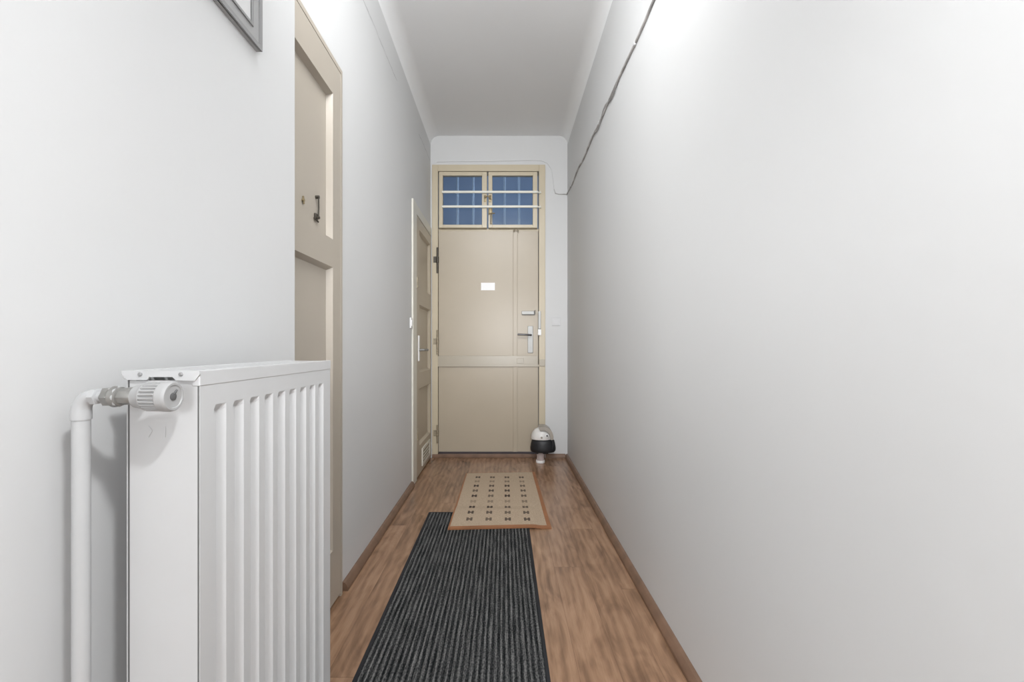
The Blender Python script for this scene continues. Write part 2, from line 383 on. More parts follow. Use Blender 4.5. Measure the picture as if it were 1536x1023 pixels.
# small iron latch hanging on the leaf and a keeper beside it (on the sunk upper panel)
xp = xd - 0.022
def atx(px, py, X): Y = F * (-X) / (VX - px); return Y, 1 + (VY - py) * Y / F
ya, za = atx(473.5, 294, xp); yb, zb = atx(474, 329, xp)
m = MB(); m.tube([(xp + 0.010, ya, za), (xp + 0.011, ya, (za + zb) / 2), (xp + 0.010, ya, zb)], 0.0028, 10)
m.tube([(xp, ya, za - 0.004), (xp + 0.013, ya, za - 0.004)], 0.006, 12)
lat = m.build('latch', M_iron, d1, smooth=True)
m = MB(); m.box(xp, xp + 0.008, ya - 0.016, ya + 0.004, zb - 0.004, zb + 0.018, bev=0.002)
m.tube([(xp, ya - 0.008, zb + 0.004), (xp + 0.018, ya - 0.010, zb + 0.002)], 0.005, 10)
m.tube([(xp + 0.004, ya - 0.022, zb - 0.002), (xp + 0.006, ya + 0.008, zb - 0.008)], 0.003, 8); m.build('latch_catch', M_iron, lat, smooth=True)
yk, zk = atx(453.5, 300, xp)
m = MB(); m.tube([(xp, yk, zk), (xp + 0.007, yk, zk)], 0.0055, 10)
m.tube([(xp + 0.004, yk - 0.002, zk + 0.013), (xp + 0.005, yk + 0.001, zk - 0.013)], 0.003, 8)
m.tube([(xp + 0.004, yk - 0.008, zk - 0.005), (xp + 0.004, yk + 0.007, zk + 0.004)], 0.0025, 8)
m.build('keyhole_cover', M_brassy, d1, smooth=True)

# ------------------------------------------------------------------ far left door (door_2)
d2 = empty('door_2', (xd, 3.55, 0)); tag(d2, 'narrow cream panelled door on the left beside the entrance door', 'door', kind='structure')
m = MB(); m.box(XL - 0.05, xd + 0.004, 3.156, 3.285, 0, 2.065, bev=0.003); m.box(XL - 0.05, xd + 0.002, 3.285, 3.955, 1.992, 2.065, bev=0.003)
m.build('door_frame', M_trim, d2)
panel_door_leaf(3.298, 3.953, 0.012, 1.985, xd + 0.0, 0.04, [(3.40, 3.90, 1.46, 1.905), (3.40, 3.90, 0.80, 1.325), (3.40, 3.90, 0.235, 0.675)], 0.022, 0.014).build('door_leaf', M_cream, d2)
# vent grille at the bottom of the leaf
m = MB(); vy0, vy1, vz0, vz1 = 3.50, 3.86, 0.05, 0.19
m.box(xd, xd + 0.008, vy0, vy1, vz0, vz0 + 0.022); m.box(xd, xd + 0.008, vy0, vy1, vz1 - 0.022, vz1)
m.box(xd, xd + 0.008, vy0, vy0 + 0.03, vz0 + 0.022, vz1 - 0.022); m.box(xd, xd + 0.008, vy1 - 0.03, vy1, vz0 + 0.022, vz1 - 0.022)
vent = m.build('vent_grille', M_trim, d2)
m = MB(); m.box(xd, xd + 0.003, vy0 + 0.03, vy1 - 0.03, vz0 + 0.022, vz1 - 0.022); m.build('vent_backing', M_brassy, vent)
m = MB()
for k in range(3):
    z = vz0 + 0.036 + k * 0.026; m.box(xd + 0.003, xd + 0.007, vy0 + 0.04, vy1 - 0.04, z, z + 0.010)
m.build('vent_slat', M_trim, vent)
# handle
yh, zh = 3.362, 0.975
m = MB(); m.box(xd, xd + 0.008, yh - 0.020, yh + 0.020, zh - 0.085, zh + 0.110, bev=0.003); hp = m.build('handle_plate', M_white, d2)
m = MB(); m.tube([(xd + 0.006, yh, zh), (xd + 0.045, yh, zh), (xd + 0.052, yh + 0.012, zh), (xd + 0.052, yh + 0.11, zh)], 0.009, 12); m.build('door_handle', M_chrome, hp, smooth=True)
for z in (1.44, 0.30):
    MB().lathe([(0.009, 0), (0.009, 0.08)], AX((xd + 0.004, 3.291, z), (0, 0, 1)), 12).build('hinge', M_hinge, d2, smooth=True)

# ------------------------------------------------------------------ entrance door (door_3) and its transom window
S = 166.5
def ex(px): return (px - VX) / S
def ez(py): return HC + (VY - py) / S
YD = YE - 0.006     # painted frame face
d3 = empty('door_3', (-0.13, YE, 0)); tag(d3, 'cream sheet-clad entrance door at the end of the corridor', 'door', kind='structure')
YF = YE - 0.012
m = MB()
m.box(ex0, ex(657.2), YF, YE + 0.10, 0.034, ezt, bev=0.003); m.box(ex(808.2), ex1 + 0.004, YF, YE + 0.10, 0.034, ezt, bev=0.003)
m.box(ex(657.2), ex(808.2), YF, YE + 0.10, ez(257.5), ezt, bev=0.003)
m.box(ex(657.2), ex(808.2), YE + 0.025, YE + 0.10, ez(345.5), ez(342.0))
m.build('door_frame', M_cream2, d3)
YLF = YE + 0.006   # leaf face
lz0, lz1 = 0.052, ez(346.3)
leaf = MB().box(ex(657.8), ex(807.4), YLF, YLF + 0.045, lz0, lz1, bev=0.002).build('door_leaf', M_cream, d3)
MB().box(ex(769.7), ex(776.2), YLF - 0.009, YLF, lz0, lz1, bev=0.003).build('batten', M_cream, d3)
m = MB(); m.box(ex(657), ex(807.0), YLF - 0.013, YLF, ez(548.6), ez(533.6), bev=0.003); m.box(ex(657), ex(817.5), YLF - 0.017, YLF, ez(549.8), ez(546.6), bev=0.001)
m.box(ex(808.6), ex(817.5), YF - 0.012, YF + 0.002, ez(549.0), ez(539.0), bev=0.002)
m.build('cross_rail', M_rail, d3)
m = MB(); m.box(ex(775.5), ex(785.5), YLF - 0.020, YLF - 0.012, ez(545.2), ez(537.5), bev=0.002)
m.build('rail_plate', M_rail, d3)
# hinges
for py0, py1 in ((372, 410), (495, 532), (637, 664)):
    m = MB(); m.lathe([(0.009, 0), (0.009, (py1 - py0) / S)], AX((ex(656.6), YF - 0.008, ez(py1)), (0, 0, 1)), 12)
    m.lathe([(0.013, 0), (0.013, 0.05)], AX((ex(656.6), YF - 0.009, ez((py0 + py1) / 2) - 0.02), (0, 0, 1)), 12)
    m.box(ex(650.5), ex(656.6), YF - 0.004, YF, ez((py0 + py1) / 2) - 0.02, ez((py0 + py1) / 2) + 0.035)
    m.build('hinge', M_hinge if py0 > 400 else M_iron, d3, smooth=True)
# white sticker with a faint line
st = MB().box(ex(721.5), ex(742.3), YLF - 0.0015, YLF, ez(435.3), ez(424.0)).build('sticker', M_white, d3); st['label'] = 'white paper sticker'
# pull handle above the lock
m = MB(); m.box(ex(782.5), ex(801.5), YLF - 0.010, YLF, ez(471.6), ez(466.6), bev=0.003)
m.tube([(ex(802.2), YLF - 0.012, ez(471.5)), (ex(802.2), YLF - 0.018, ez(465.6))], 0.005, 8)
m.tube([(ex(783), YLF - 0.014, ez(472.0)), (ex(802), YLF - 0.014, ez(472.0))], 0.004, 8)
m.build('security_latch', M_chrome, d3)
# lever handle with long plate
m = MB(); m.box(ex(791.6), ex(799.6), YLF - 0.009, YLF, ez(529.5), ez(489.0), bev=0.003); hp = m.build('handle_plate', M_chrome, d3)
m = MB(); hx, hz = ex(796.2), ez(502.6)
m.tube([(hx, YLF - 0.005, hz), (hx, YLF - 0.045, hz), (hx - 0.012, YLF - 0.052, hz + 0.001), (ex(785), YLF - 0.054, hz + 0.003), (ex(776.2), YLF - 0.052, hz + 0.006)], 0.0085, 12)
m.build('door_handle', simple('handle_steel', (0.16, 0.16, 0.165), 0.4, metal=0.6), hp, smooth=True)
m = MB(); m.tube([(ex(796), YLF - 0.009, ez(521)), (ex(796), YLF - 0.016, ez(521))], 0.012, 16); m.build('lock_cylinder', M_chrome, hp, smooth=True)
# rim lock keeper and striker on the right jamb
m = MB(); m.box(ex(806.8), ex(810.8), YF - 0.028, YF, ez(493.5), ez(467.0), bev=0.002); lk = m.build('lock_keeper', M_chrome, d3)
m = MB(); m.box(ex(806.5), ex(811.2), YF - 0.030, YF, ez(503), ez(494), bev=0.002); m.build('striker', M_white, d3)
m = MB(); m.tube([(ex(808.2), YF - 0.018, ez(469)), (ex(810.5), YF - 0.022, ez(472)), (ex(808), YF - 0.02, ez(474))], 0.005, 8); m.build('bolt', M_iron, lk)
m = MB(); m.tube([(ex(770), YF - 0.014, ez(347.5)), (ex(774), YF - 0.014, ez(345)), (ex(778), YF - 0.014, ez(347.5))], 0.006, 8); m.build('top_catch', M_hinge, d3, smooth=True)

# transom window: two sashes
w1 = empty('window_1', (-0.13, YE, ez(343))); tag(w1, 'two-sash transom window with bluish glass above the entrance door', 'window', kind='structure')
YS = YE - 0.010
for (a, b2, ga, gb) in ((658.7, 730.6, 664.6, 723.0), (732.6, 806.0, 738.6, 799.0)):
    m = MB(); zt, zb, gt, gbm = ez(258.6), ez(342.4), ez(264.3), ez(337.6)
    m.box(ex(a), ex(ga), YS - 0.006, YS + 0.035, zb, zt, bev=0.003); m.box(ex(gb), ex(b2), YS - 0.006, YS + 0.035, zb, zt, bev=0.003)
    m.box(ex(ga) - 0.001, ex(gb) + 0.001, YS - 0.006, YS + 0.035, gt, zt, bev=0.003); m.box(ex(ga) - 0.001, ex(gb) + 0.001, YS - 0.006, YS + 0.035, zb, gbm, bev=0.003)
    sash = m.build('sash', M_cream2, w1)
    MB().box(ex(ga) - 0.004, ex(gb) + 0.004, YS + 0.018, YS + 0.022, gbm - 0.004, gt + 0.004).build('pane', M_glass, sash)
for py in (289.6, 311.4):
    m = MB(); m.box(ex(663.5), ex(806.5), YS - 0.024, YS - 0.010, ez(py + 1.7), ez(py - 1.7), bev=0.003)
    m.tube([(ex(806), YS - 0.017, ez(py)), (ex(811.5), YS - 0.016, ez(py + 1))], 0.006, 8)
    m.tube([(ex(808.5), YS - 0.017, ez(py + 2)), (ex(810.5), YS + 0.003, ez(py - 2.5))], 0.006, 8)
    m.build('security_bar', M_bar, w1)
# sash fasteners
m = MB(); m.box(ex(726), ex(729), YS - 0.012, YS - 0.006, ez(304), ez(294), bev=0.001)
m.box(ex(733.5), ex(737), YS - 0.012, YS - 0.006, ez(304), ez(294), bev=0.001)
m.tube([(ex(727), YS - 0.016, ez(298)), (ex(731.5), YS - 0.022, ez(295.5)), (ex(737), YS - 0.018, ez(300.5))], 0.006, 8); m.build('fastener', M_brassy, w1, smooth=True)
m = MB(); m.box(ex(733.0), ex(738.2), YS - 0.014, YS - 0.006, ez(323), ez(312), bev=0.002)
m.tube([(ex(733), YS - 0.018, ez(321.5)), (ex(742.5), YS - 0.020, ez(321.5))], 0.006, 8)
fs = m.build('fastener', M_brassy, w1, smooth=True)
m = MB(); m.tube([(ex(736.6), YS - 0.018, ez(323)), (ex(736.6), YS - 0.024, ez(327)), (ex(736.4), YS - 0.022, ez(337))], 0.007, 10); m.build('pull_handle', M_hinge, fs, smooth=True)

# stairwell grille outside the transom and the stairwell's own walls
m = MB()
for px in (686.3, 710.0, 757.0, 778.5):
    pass
gr = empty('window_grille', (-0.13, YE + 0.36, ez(343)))
tag(gr, 'pale vertical bars standing outside behind the transom glass', 'grille')
for px in (686.3, 710.0, 757.0, 778.5):
    Xg = (px - VX) * (YE + 0.36) / F
    MB().tube([(Xg, YE + 0.36, 1.915), (Xg, YE + 0.36, 2.845)], 0.0125, 10).build('bar', M_stairbar, gr, smooth=True)
m = MB()
ga, gb = YE + 0.352, YE + 0.368
def gq(x0, x1, z0, z1): return [(x0, z0), (x1, z0), (x1, z1), (x0, z1)]
tt = bmesh.new()
o_ = gq(-0.80, 0.55, 1.90, 2.86); i_ = gq(-0.78, 0.53, 1.92, 2.84)
V = [[tt.verts.new((p[0], y, p[1])) for p in ring_] for ring_ in (o_, i_) for y in (ga, gb)]
for k in range(4):
    l = (k + 1) % 4
    tt.faces.new((V[0][k], V[0][l], V[2][l], V[2][k])); tt.faces.new((V[1][k], V[3][k], V[3][l], V[1][l]))
    tt.faces.new((V[0][k], V[1][k], V[1][l], V[0][l])); tt.faces.new((V[2][k], V[2][l], V[3][l], V[3][k]))
bmesh.ops.recalc_face_normals(tt, faces=tt.faces); m.merge(tt)
m.build('grille_frame', M_stairbar, gr)
m = MB(); m.box(-1.6, 1.4, YE + 1.6, YE + 1.7, -0.06, 3.6); m.box(-1.7, -1.6, YE + 0.15, YE + 1.7, -0.06, 3.6); m.box(1.4, 1.5, YE + 0.15, YE + 1.7, -0.06, 3.6)
m.box(-1.7, 1.5, YE + 0.15, YE + 1.7, 3.6, 3.7)
m.build('wall_stairwell', M_stairwall, kind='structure')

# ------------------------------------------------------------------ radiator
RX = -0.4145; RB = -0.5145; RY0, RY1 = 0.600, 1.049; RZ0, RZ1 = 0.075, 0.958
rad = empty('radiator', ((RX + RB) / 2, (RY0 + RY1) / 2, RZ0))
tag(rad, 'white steel panel radiator with vertical flutes on the near left wall', 'radiator')
def rad_panel(xf, sgn):
    t = bmesh.new()
    g0, pitch, n = 0.629, 0.0442, 9
    def prof(y):      # 0 flat face, 1 bottom of a pressed groove
        for k in range(n):
            a = g0 + k * pitch; w = 0.0275; s = 0.007
            if a <= y <= a + w:
                return min(1.0, (y - a) / s, (a + w - y) / s)
        return 0.0
    ys = {RY0, RY1}
    for k in range(n):
        a = g0 + k * pitch
        ys |= {a, a + 0.0035, a + 0.007, a + 0.0138, a + 0.0205, a + 0.024, a + 0.0275}
    ys = sorted(y for y in ys if y <= RY1)
    zs = [(RZ0, 0), (RZ0 + 0.042, 0), (RZ0 + 0.050, 0.6), (RZ0 + 0.056, 1), (0.906, 1), (0.911, 0.6), (0.917, 0), (RZ1, 0)]
    zs = [zs[0], zs[1], zs[2], zs[3]] + zs[4:]
    dep = 0.0105
    grid = [[t.verts.new((xf - sgn * dep * prof(y) * f, y, z)) for y in ys] for z, f in zs]
    for i in range(len(zs) - 1):
        for j in range(len(ys) - 1): t.faces.new((grid[i][j], grid[i][j+1], grid[i+1][j+1], grid[i+1][j]))
    # folded rim
    back = xf - sgn * 0.013
    bm_back = [t.verts.new((back, y, z)) for y, z in ((RY0, RZ0), (RY1, RZ0), (RY1, RZ1), (RY0, RZ1))]
    col0 = [r[0] for r in grid]; col1 = [r[-1] for r in grid]
    t.faces.new([bm_back[0], bm_back[3]] + col0[::-1]); t.faces.new([bm_back[2], bm_back[1]] + col1)
    t.faces.new([bm_back[1], bm_back[0]] + grid[0]); t.faces.new([bm_back[3], bm_back[2]] + grid[-1][::-1])
    t.faces.new(bm_back)
    bmesh.ops.recalc_face_normals(t, faces=t.faces)
    m = MB(); m.merge(t); return m
rad_panel(RX, 1).build('front_panel', M_rad, rad)
rad_panel(RB, -1).build('back_panel', M_rad, rad)
m = MB()
for yy in (RY0 + 0.0015, RY1 - 0.0035):
    m2 = MB(); m2.box(RB + 0.0045, RX - 0.0028, yy - (0.0022 if yy < 0.7 else 0), yy + 0.002, RZ0 + 0.008, RZ1 - 0.004, bev=0.0005)
    if yy < 0.7:   # two small pressed arrow marks on the near side plate
        for px, s in ((226, 1), (247, -1)):
            Xa = (px - VX) * 0.6 / F; Za = HC + (VY - 646) * 0.6 / F
            m2.prism([(Xa - 0.002 * s, Za - 0.009), (Xa + 0.0035 * s, Za), (Xa - 0.002 * s, Za + 0.007)], 'y', yy - 0.0028, yy + 0.001)
    m2.build('side_panel', M_rad, rad)
m = MB(); m.box(RX - 0.0030, RX - 0.0012, RY0 - 0.0006, RY0 + 0.001, RZ0 + 0.006, RZ1 - 0.003); m.box(RB + 0.0022, RB + 0.0046, RY0 - 0.0006, RY0 + 0.001, RZ0 + 0.006, RZ1 - 0.003)  # dark strips painted in as the shadow lines beside the near side plate
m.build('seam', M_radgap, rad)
# convector fins between the panels
m = MB()
for k in range(16):
    y = RY0 + 0.02 + k * 0.0265; m.box(RB + 0.014, RX - 0.014, y, y + 0.001, RZ0 + 0.04, RZ1 - 0.03)
m.build('convector_fins', M_radgap, rad)
# top cover: rails and slats
tc_ = MB(); zt = 0.9675
tc_.box(RX - 0.010, RX + 0.001, RY0 - 0.002, RY1 + 0.002, RZ1 - 0.012, zt, bev=0.0015)
tc_.box(RB - 0.004, RB + 0.010, RY0 - 0.002, RY1 + 0.002, RZ1 - 0.002, zt, bev=0.0015)
for k in range(20):
    y = RY0 + k * 0.0236; tc_.box(RB + 0.008, RX - 0.008, y, min(y + 0.0165, RY1), zt - 0.004, zt - 0.001)
def fx(px): return (px - VX) * 0.596 / F
def fz(py): return HC + (VY - py) * 0.596 / F
flange = [(fx(182), zt), (fx(183.5), fz(562)), (fx(190.5), fz(570)), (fx(221), fz(570)), (fx(224), fz(565.5)), (fx(259), fz(565.5)), (fx(264), fz(570.5)), (fx(292), fz(571.5)), (fx(299.5), fz(562)), (fx(299.5), zt)]
tc_.prism(flange, 'y', 0.5955, 0.5985)
cover = tc_.build('top_cover', M_rad, rad)
for px, py in ((211, 561.3), (272, 561.3)):
    MB().lathe([(0.0028, 0), (0.0028, 0.0012), (0.0018, 0.002)], AX((fx(px), 0.5955, fz(py)), (0, -1, 0)), 12).build('screw', M_silver_d, cover)
# wall brackets
for y in (0.69, 0.95):
    MB().box(XN, RB + 0.004, y, y + 0.03, 0.20, 0.86, bev=0.001).build('bracket', M_rad, rad)

# valve assembly, axis along +X at the near end
VYp = 0.556; VZ = 0.937
vx = lambda px: (px - VX) * VYp / F
val = MB()
A0 = AX((vx(150), VYp, VZ), (1, 0, 0))
# painted nut, hex body, union
val.lathe([(0.0090, 0.000), (0.0105, 0.001), (0.0105, 0.008), (0.009, 0.009)], AX((vx(139), VYp, VZ), (1, 0, 0)), 6)
val.lathe([(0.0065, 0.0), (0.0065, 0.012)], AX((vx(148), VYp, VZ), (1, 0, 0)), 20)
val.build('union_nut', M_pipe, rad, smooth=True)
val = MB()
val.lathe([(0.0105, 0), (0.0125, 0.002), (0.0125, 0.010), (0.0105, 0.012)], AX((vx(158), VYp, VZ), (1, 0, 0)), 6)
val.lathe([(0.0110, 0), (0.0135, 0.004), (0.0120, 0.012), (0.0085, 0.014)], AX((vx(168), VYp, VZ), (1, 0, 0)), 20)
val.lathe([(0.0105, 0), (0.0105, 0.016), (0.009, 0.018)], AX((vx(183), VYp, VZ), (1, 0, 0)), 8)
val.tube([(vx(183), VYp, VZ), (vx(183), RY0 + 0.004, VZ)], 0.0105, 18)
vb = val.build('valve_body', M_brass, rad, smooth=True)
m = MB(); m.lathe([(0.0112, 0), (0.0132, 0.0015), (0.0132, 0.003), (0.0112, 0.004)], AX((vx(176.5), VYp, VZ), (1, 0, 0)), 8); m.build('compression_ring', M_pipe, vb, smooth=True)
hx0 = vx(205); L_ = vx(261.5) - hx0
head = MB()
prof = [(0.0125, 0), (0.0142, 0.0015), (0.0160, 0.012), (0.0172, 0.0135), (0.0172, 0.0150), (0.0184, 0.0160), (0.0188, 0.034), (0.0182, 0.0348), (0.0190, 0.0356), (0.0192, L_ - 0.004), (0.0182, L_ - 0.001), (0.0172, L_), (0.0145, L_), (0.0138, L_ - 0.0012), (0.0, L_ - 0.0012)]
head.lathe(prof[:-1], AX((hx0, VYp, VZ), (1, 0, 0)), 96, ribs=(5, 6))
hd = head.build('thermostat_head', M_plastic, rad, smooth=True)
m = MB(); m.lathe([(0.0048, 0), (0.0048, 0.0015), (0.0036, 0.002)], AX((hx0 + L_ - 0.0012, VYp - 0.001, VZ), (1, 0, 0)), 16)
m.tube([(hx0 + L_ + 0.0004, VYp - 0.001, VZ + 0.003), (hx0 + L_ + 0.0004, VYp + 0.004, VZ + 0.008)], 0.0012, 8)
m.build('end_button', M_darkhole, hd, smooth=True)

# heating pipe
PX = vx(121.8)
pipe = empty('heating_pipe', (PX, VYp, 0)); tag(pipe, 'white painted vertical heating pipe rising to the radiator valve', 'pipe')
MB().tube([(PX, VYp, 0.0), (PX, VYp, 0.912)], 0.0093, 24).build('riser', M_pipe, pipe, smooth=True)
pts = []; radii = []
zc = VZ - 0.019
for i in range(13):
    a = PI / 2 * i / 12; pts.append((PX + 0.0155 - 0.0155 * math.cos(a), VYp, zc + 0.019 * math.sin(a))); radii.append(0.0106 - 0.0022 * (i / 12))
m = MB(); m.tube([(PX, VYp, 0.908)] + pts + [(vx(141), VYp, VZ)], 0.013, 24, radii=[0.0106] + radii + [0.0084]); m.build('elbow', M_pipe, pipe, smooth=True)

# ------------------------------------------------------------------ picture
pic = empty('picture_frame', (XN, 0.83, 1.69)); tag(pic, 'silver grey picture frame hanging high on the left wall above the radiator', 'picture')
py1, pz0 = 1.030, 1.690; pw, ph, fw = 0.42, 0.56, 0.040
py0, pz1 = py1 - pw, pz0 + ph
xo = XN + 0.015
def frame_ring(y0, y1, z0, z1, wdt, xa, xb_):
    m = MB()
    m.prism([(y0, z0), (y1, z0), (y1 - wdt, z0 + wdt), (y0 + wdt, z0 + wdt)], 'x', xa, xb_); m.prism([(y0, z1), (y1, z1), (y1 - wdt, z1 - wdt), (y0 + wdt, z1 - wdt)], 'x', xa, xb_)
    m.prism([(y0, z0), (y0, z1), (y0 + wdt, z1 - wdt), (y0 + wdt, z0 + wdt)], 'x', xa, xb_); m.prism([(y1, z0), (y1, z1), (y1 - wdt, z1 - wdt), (y1 - wdt, z0 + wdt)], 'x', xa, xb_)
    return m
frame_ring(py0, py1, pz0, pz1, fw, XN, xo - 0.004).build('frame', M_silver, pic)
frame_ring(py0, py1, pz0, pz1, 0.010, xo - 0.006, xo).build('outer_bead', M_silver_d, pic)
frame_ring(py0 + fw - 0.006, py1 - fw + 0.006, pz0 + fw - 0.006, pz1 - fw + 0.006, 0.006, xo - 0.008, xo - 0.001).build('inner_bead', M_silver_d, pic)
MB().box(XN + 0.002, XN + 0.010, py0 + fw - 0.002, py1 - fw + 0.002, pz0 + fw - 0.002, pz1 - fw + 0.002).build('print', M_print, pic)

# ------------------------------------------------------------------ mats
def runner():
    root = empty('carpet_runner', (-0.16, 1.6, 0)); tag(root, 'charcoal ribbed runner with black edges lying along the corridor floor', 'rug')
    x0, x1, y0, y1 = -0.452, 0.139, 0.30, 2.645; n = 31; t = bmesh.new()
    lay = t.verts.layers.float.new('rib'); xs = []
    nx = n * 8
    for i in range(nx + 1):
        f = i / nx; ph_ = (f * n) % 1.0; hgt = 0.5 - 0.5 * math.cos(2 * PI * ph_); xs.append((x0 + 0.010 + (x1 - x0 - 0.020) * f, hgt))
    rows = []
    for y in (y0 + 0.006, (y0 + y1) / 2, y1 - 0.008):
        row = []
        for x_, h_ in xs:
            v_ = t.verts.new((x_ - 0.006 * (y1 - y) / (y1 - y0) * 0, y, 0.0035 + 0.003 * h_)); v_[lay] = h_; row.append(v_)
        rows.append(row)
    for a, b_ in zip(rows, rows[1:]):
        for i in range(nx): t.faces.new((a[i], a[i+1], b_[i+1], b_[i]))
    m = MB(); m.merge(t); m.box(x0 + 0.008, x1 - 0.008, y0 + 0.004, y1 - 0.006, 0.0002, 0.0034)
    m.build('pile', M_runner, root, smooth=True)
    m = MB(); m.box(x0, x0 + 0.012, y0, y1, 0.0002, 0.0065, bev=0.002); m.box(x1 - 0.012, x1, y0, y1, 0.0002, 0.0065, bev=0.002)
    m.box(x0 + 0.012, x1 - 0.012, y1 - 0.009, y1, 0.0002, 0.0062); m.box(x0 + 0.012, x1 - 0.012, y0, y0 + 0.009, 0.0002, 0.0062)
    m.build('edge_binding', M_bind, root)
runner()

def mat_rug():
    # corners from the floor plan: slightly skewed on the floor, near edge lying over the runner
    cxn, cyn = -0.025, 2.935
    root = empty('door_mat', (cxn, cyn, 0.0)); tag(root, 'beige mat with rows of small dark motifs and orange-brown edging', 'rug')
    root.rotation_euler = (0, 0, 0)
    Wd, Ln = 0.555, 1.075
    def zat(y, x):     # drape: runner under the near 0.26 m
        e = 2.645 - cyn
        s = (e + 0.09 - y) / 0.06
        return 0.0005 + 0.0072 * max(0, min(1, s)) * (1 if x < 0.19 else max(0, 1 - (x - 0.19) / 0.04))
    def slab(name, m_, xa, xb, ya, yb, lift, th):
        t = bmesh.new(); nx, ny = 24, 44
        top = [[None] * (nx + 1) for _ in range(ny + 1)]; bot = [[None] * (nx + 1) for _ in range(ny + 1)]
        for j in range(ny + 1):
            for i in range(nx + 1):
                fx_ = i / nx; fy = j / ny; x_ = xa + (xb - xa) * fx_; y_ = ya + (yb - ya) * fy
                # taper: the near edge is a little wider, the whole mat turned by half a degree
                xx = x_ * (1 + 0.022 * (-y_ / Ln) * 2) + (-0.004) * y_; yy = y_ + 0.062 * x_
                w_ = 0.0008 * math.sin(9 * yy + 4 * xx)
                z_ = zat(yy, xx)
                top[j][i] = t.verts.new((xx, yy, z_ + lift + th + w_)); bot[j][i] = t.verts.new((xx, yy, z_ + lift))
        for j in range(ny):
            for i in range(nx):
                t.faces.new((top[j][i], top[j][i+1], top[j+1][i+1], top[j+1][i])); t.faces.new((bot[j][i], bot[j+1][i], bot[j+1][i+1], bot[j][i+1]))
        for j in range(ny):
            t.faces.new((top[j][0], top[j+1][0], bot[j+1][0], bot[j][0])); t.faces.new((top[j][nx], bot[j][nx], bot[j+1][nx], top[j+1][nx]))
        for i in range(nx):
            t.faces.new((top[0][i], bot[0][i], bot[0][i+1], top[0][i+1])); t.faces.new((top[ny][i], top[ny][i+1], bot[ny][i+1], bot[ny][i]))
        bmesh.ops.recalc_face_normals(t, faces=t.faces)
        me = bpy.data.meshes.new(name); t.to_mesh(me); t.free(); me.materials.append(m_)
        o = bpy.data.objects.new(name, me); C.objects.link(o); o.parent = root; return o
    slab('woven_field', M_mat, -Wd/2 + 0.008, Wd/2 - 0.020, -Ln/2 + 0.030, Ln/2 - 0.004, 0.0, 0.006)
    slab('edge_binding', M_matedge, -Wd/2 + 0.002, -Wd/2 + 0.010, -Ln/2, Ln/2, 0.0, 0.0072)
    slab('edge_binding', M_matedge, Wd/2 - 0.022, Wd/2, -Ln/2, Ln/2, 0.0, 0.0072)
    slab('edge_binding', M_matedge, -Wd/2 + 0.012, Wd/2 - 0.022, -Ln/2, -Ln/2 + 0.032, 0.0, 0.0070)
mat_rug()

# ------------------------------------------------------------------ switches, cable
sw = empty('light_switch', (XL, 3.125, 1.166)); tag(sw, 'small white light switch on the left wall beside the narrow door', 'switch')
m = MB(); m.box(XL, XL + 0.010, 3.088, 3.142, 1.130, 1.205, bev=0.003); m.build('cover_plate', M_white, sw)
m = MB(); m.box(XL + 0.009, XL + 0.014, 3.100, 3.130, 1.146, 1.189, bev=0.002); m.build('rocker', M_white, sw)
sw = empty('light_switch', (0.47, YE, 1.225)); tag(sw, 'faint white square switch on the wall right of the entrance door', 'switch')
M_sw = simple('switch_plastic', (0.62, 0.622, 0.63), 0.45)
m = MB(); m.box(0.432, 0.506, YE - 0.008, YE, 1.188, 1.262, bev=0.003); m.build('cover_plate', M_sw, sw)
m = MB(); m.box(0.445, 0.493, YE - 0.012, YE - 0.007, 1.201, 1.249, bev=0.002); m.build('rocker', M_sw, sw)

cab = empty('wall_cable', (XR, 2.5, 2.33)); tag(cab, 'thin grey cable tacked along the upper right wall to the entrance', 'cable')
pts = []
n = 90
for i in range(n + 1):
    f = i / n; y = 0.9 + (YE - 0.005 - 0.9) * f
    z = 2.290 + 0.078 * f + 0.006 * math.sin(11 * f * 3) + 0.003 * math.sin(41 * f)
    pts.append((XR - 0.004, y, z))
MB().tube(pts, 0.0062, 8).build('long_run', M_cable, cab, smooth=True)
pts2 = [(XR - 0.006, YE - 0.005, 2.368), (ex(848), YE - 0.005, ez(291.5)), (ex(838), YE - 0.005, ez(291.5)), (ex(833), YE - 0.005, ez(290)), (ex(831), YE - 0.005, ez(284))]
MB().tube(pts2, 0.0045, 8).build('short_run', M_cable, cab, smooth=True)
pts3 = [(ex(831), YE - 0.003, ez(284)), (ex(829.5), YE - 0.003, ez(268)), (ex(827), YE - 0.003, ez(254)), (ex(821), YE - 0.003, ez(245)), (ex(812), YE - 0.003, ez(241)), (ex(790), YE - 0.003, ez(240.5)), (ex(740), YE - 0.003, ez(242)), (ex(655), YE - 0.003, ez(243))]
MB().tube(pts3, 0.003, 8).build('painted_run', M_wall, cab, smooth=True)
# second strand loosely following the first one
pts = []
for i in range(41):
    f = i / 40; y = 2.05 + 0.9 * f
    base = 2.290 + 0.078 * ((y - 0.9) / (YE - 0.905))
    pts.append((XR - 0.006, y, base - 0.004 + 0.022 * math.sin(PI * f) * math.sin(5 * PI * f + 0.6)))
MB().tube(pts, 0.004, 8).build('loose_strand', M_cable, cab, smooth=True)
for y in (1.35, 1.9, 2.62, 3.2, 3.7):
    z = 2.290 + 0.078 * ((y - 0.9) / (YE - 0.905)); fq = (y - 0.9) / (YE - 0.905); z += 0.006 * math.sin(33 * fq)
    MB().box(XR - 0.011, XR, y - 0.006, y + 0.006, z - 0.008, z + 0.008, bev=0.002).build('cable_clip', M_wall, cab)

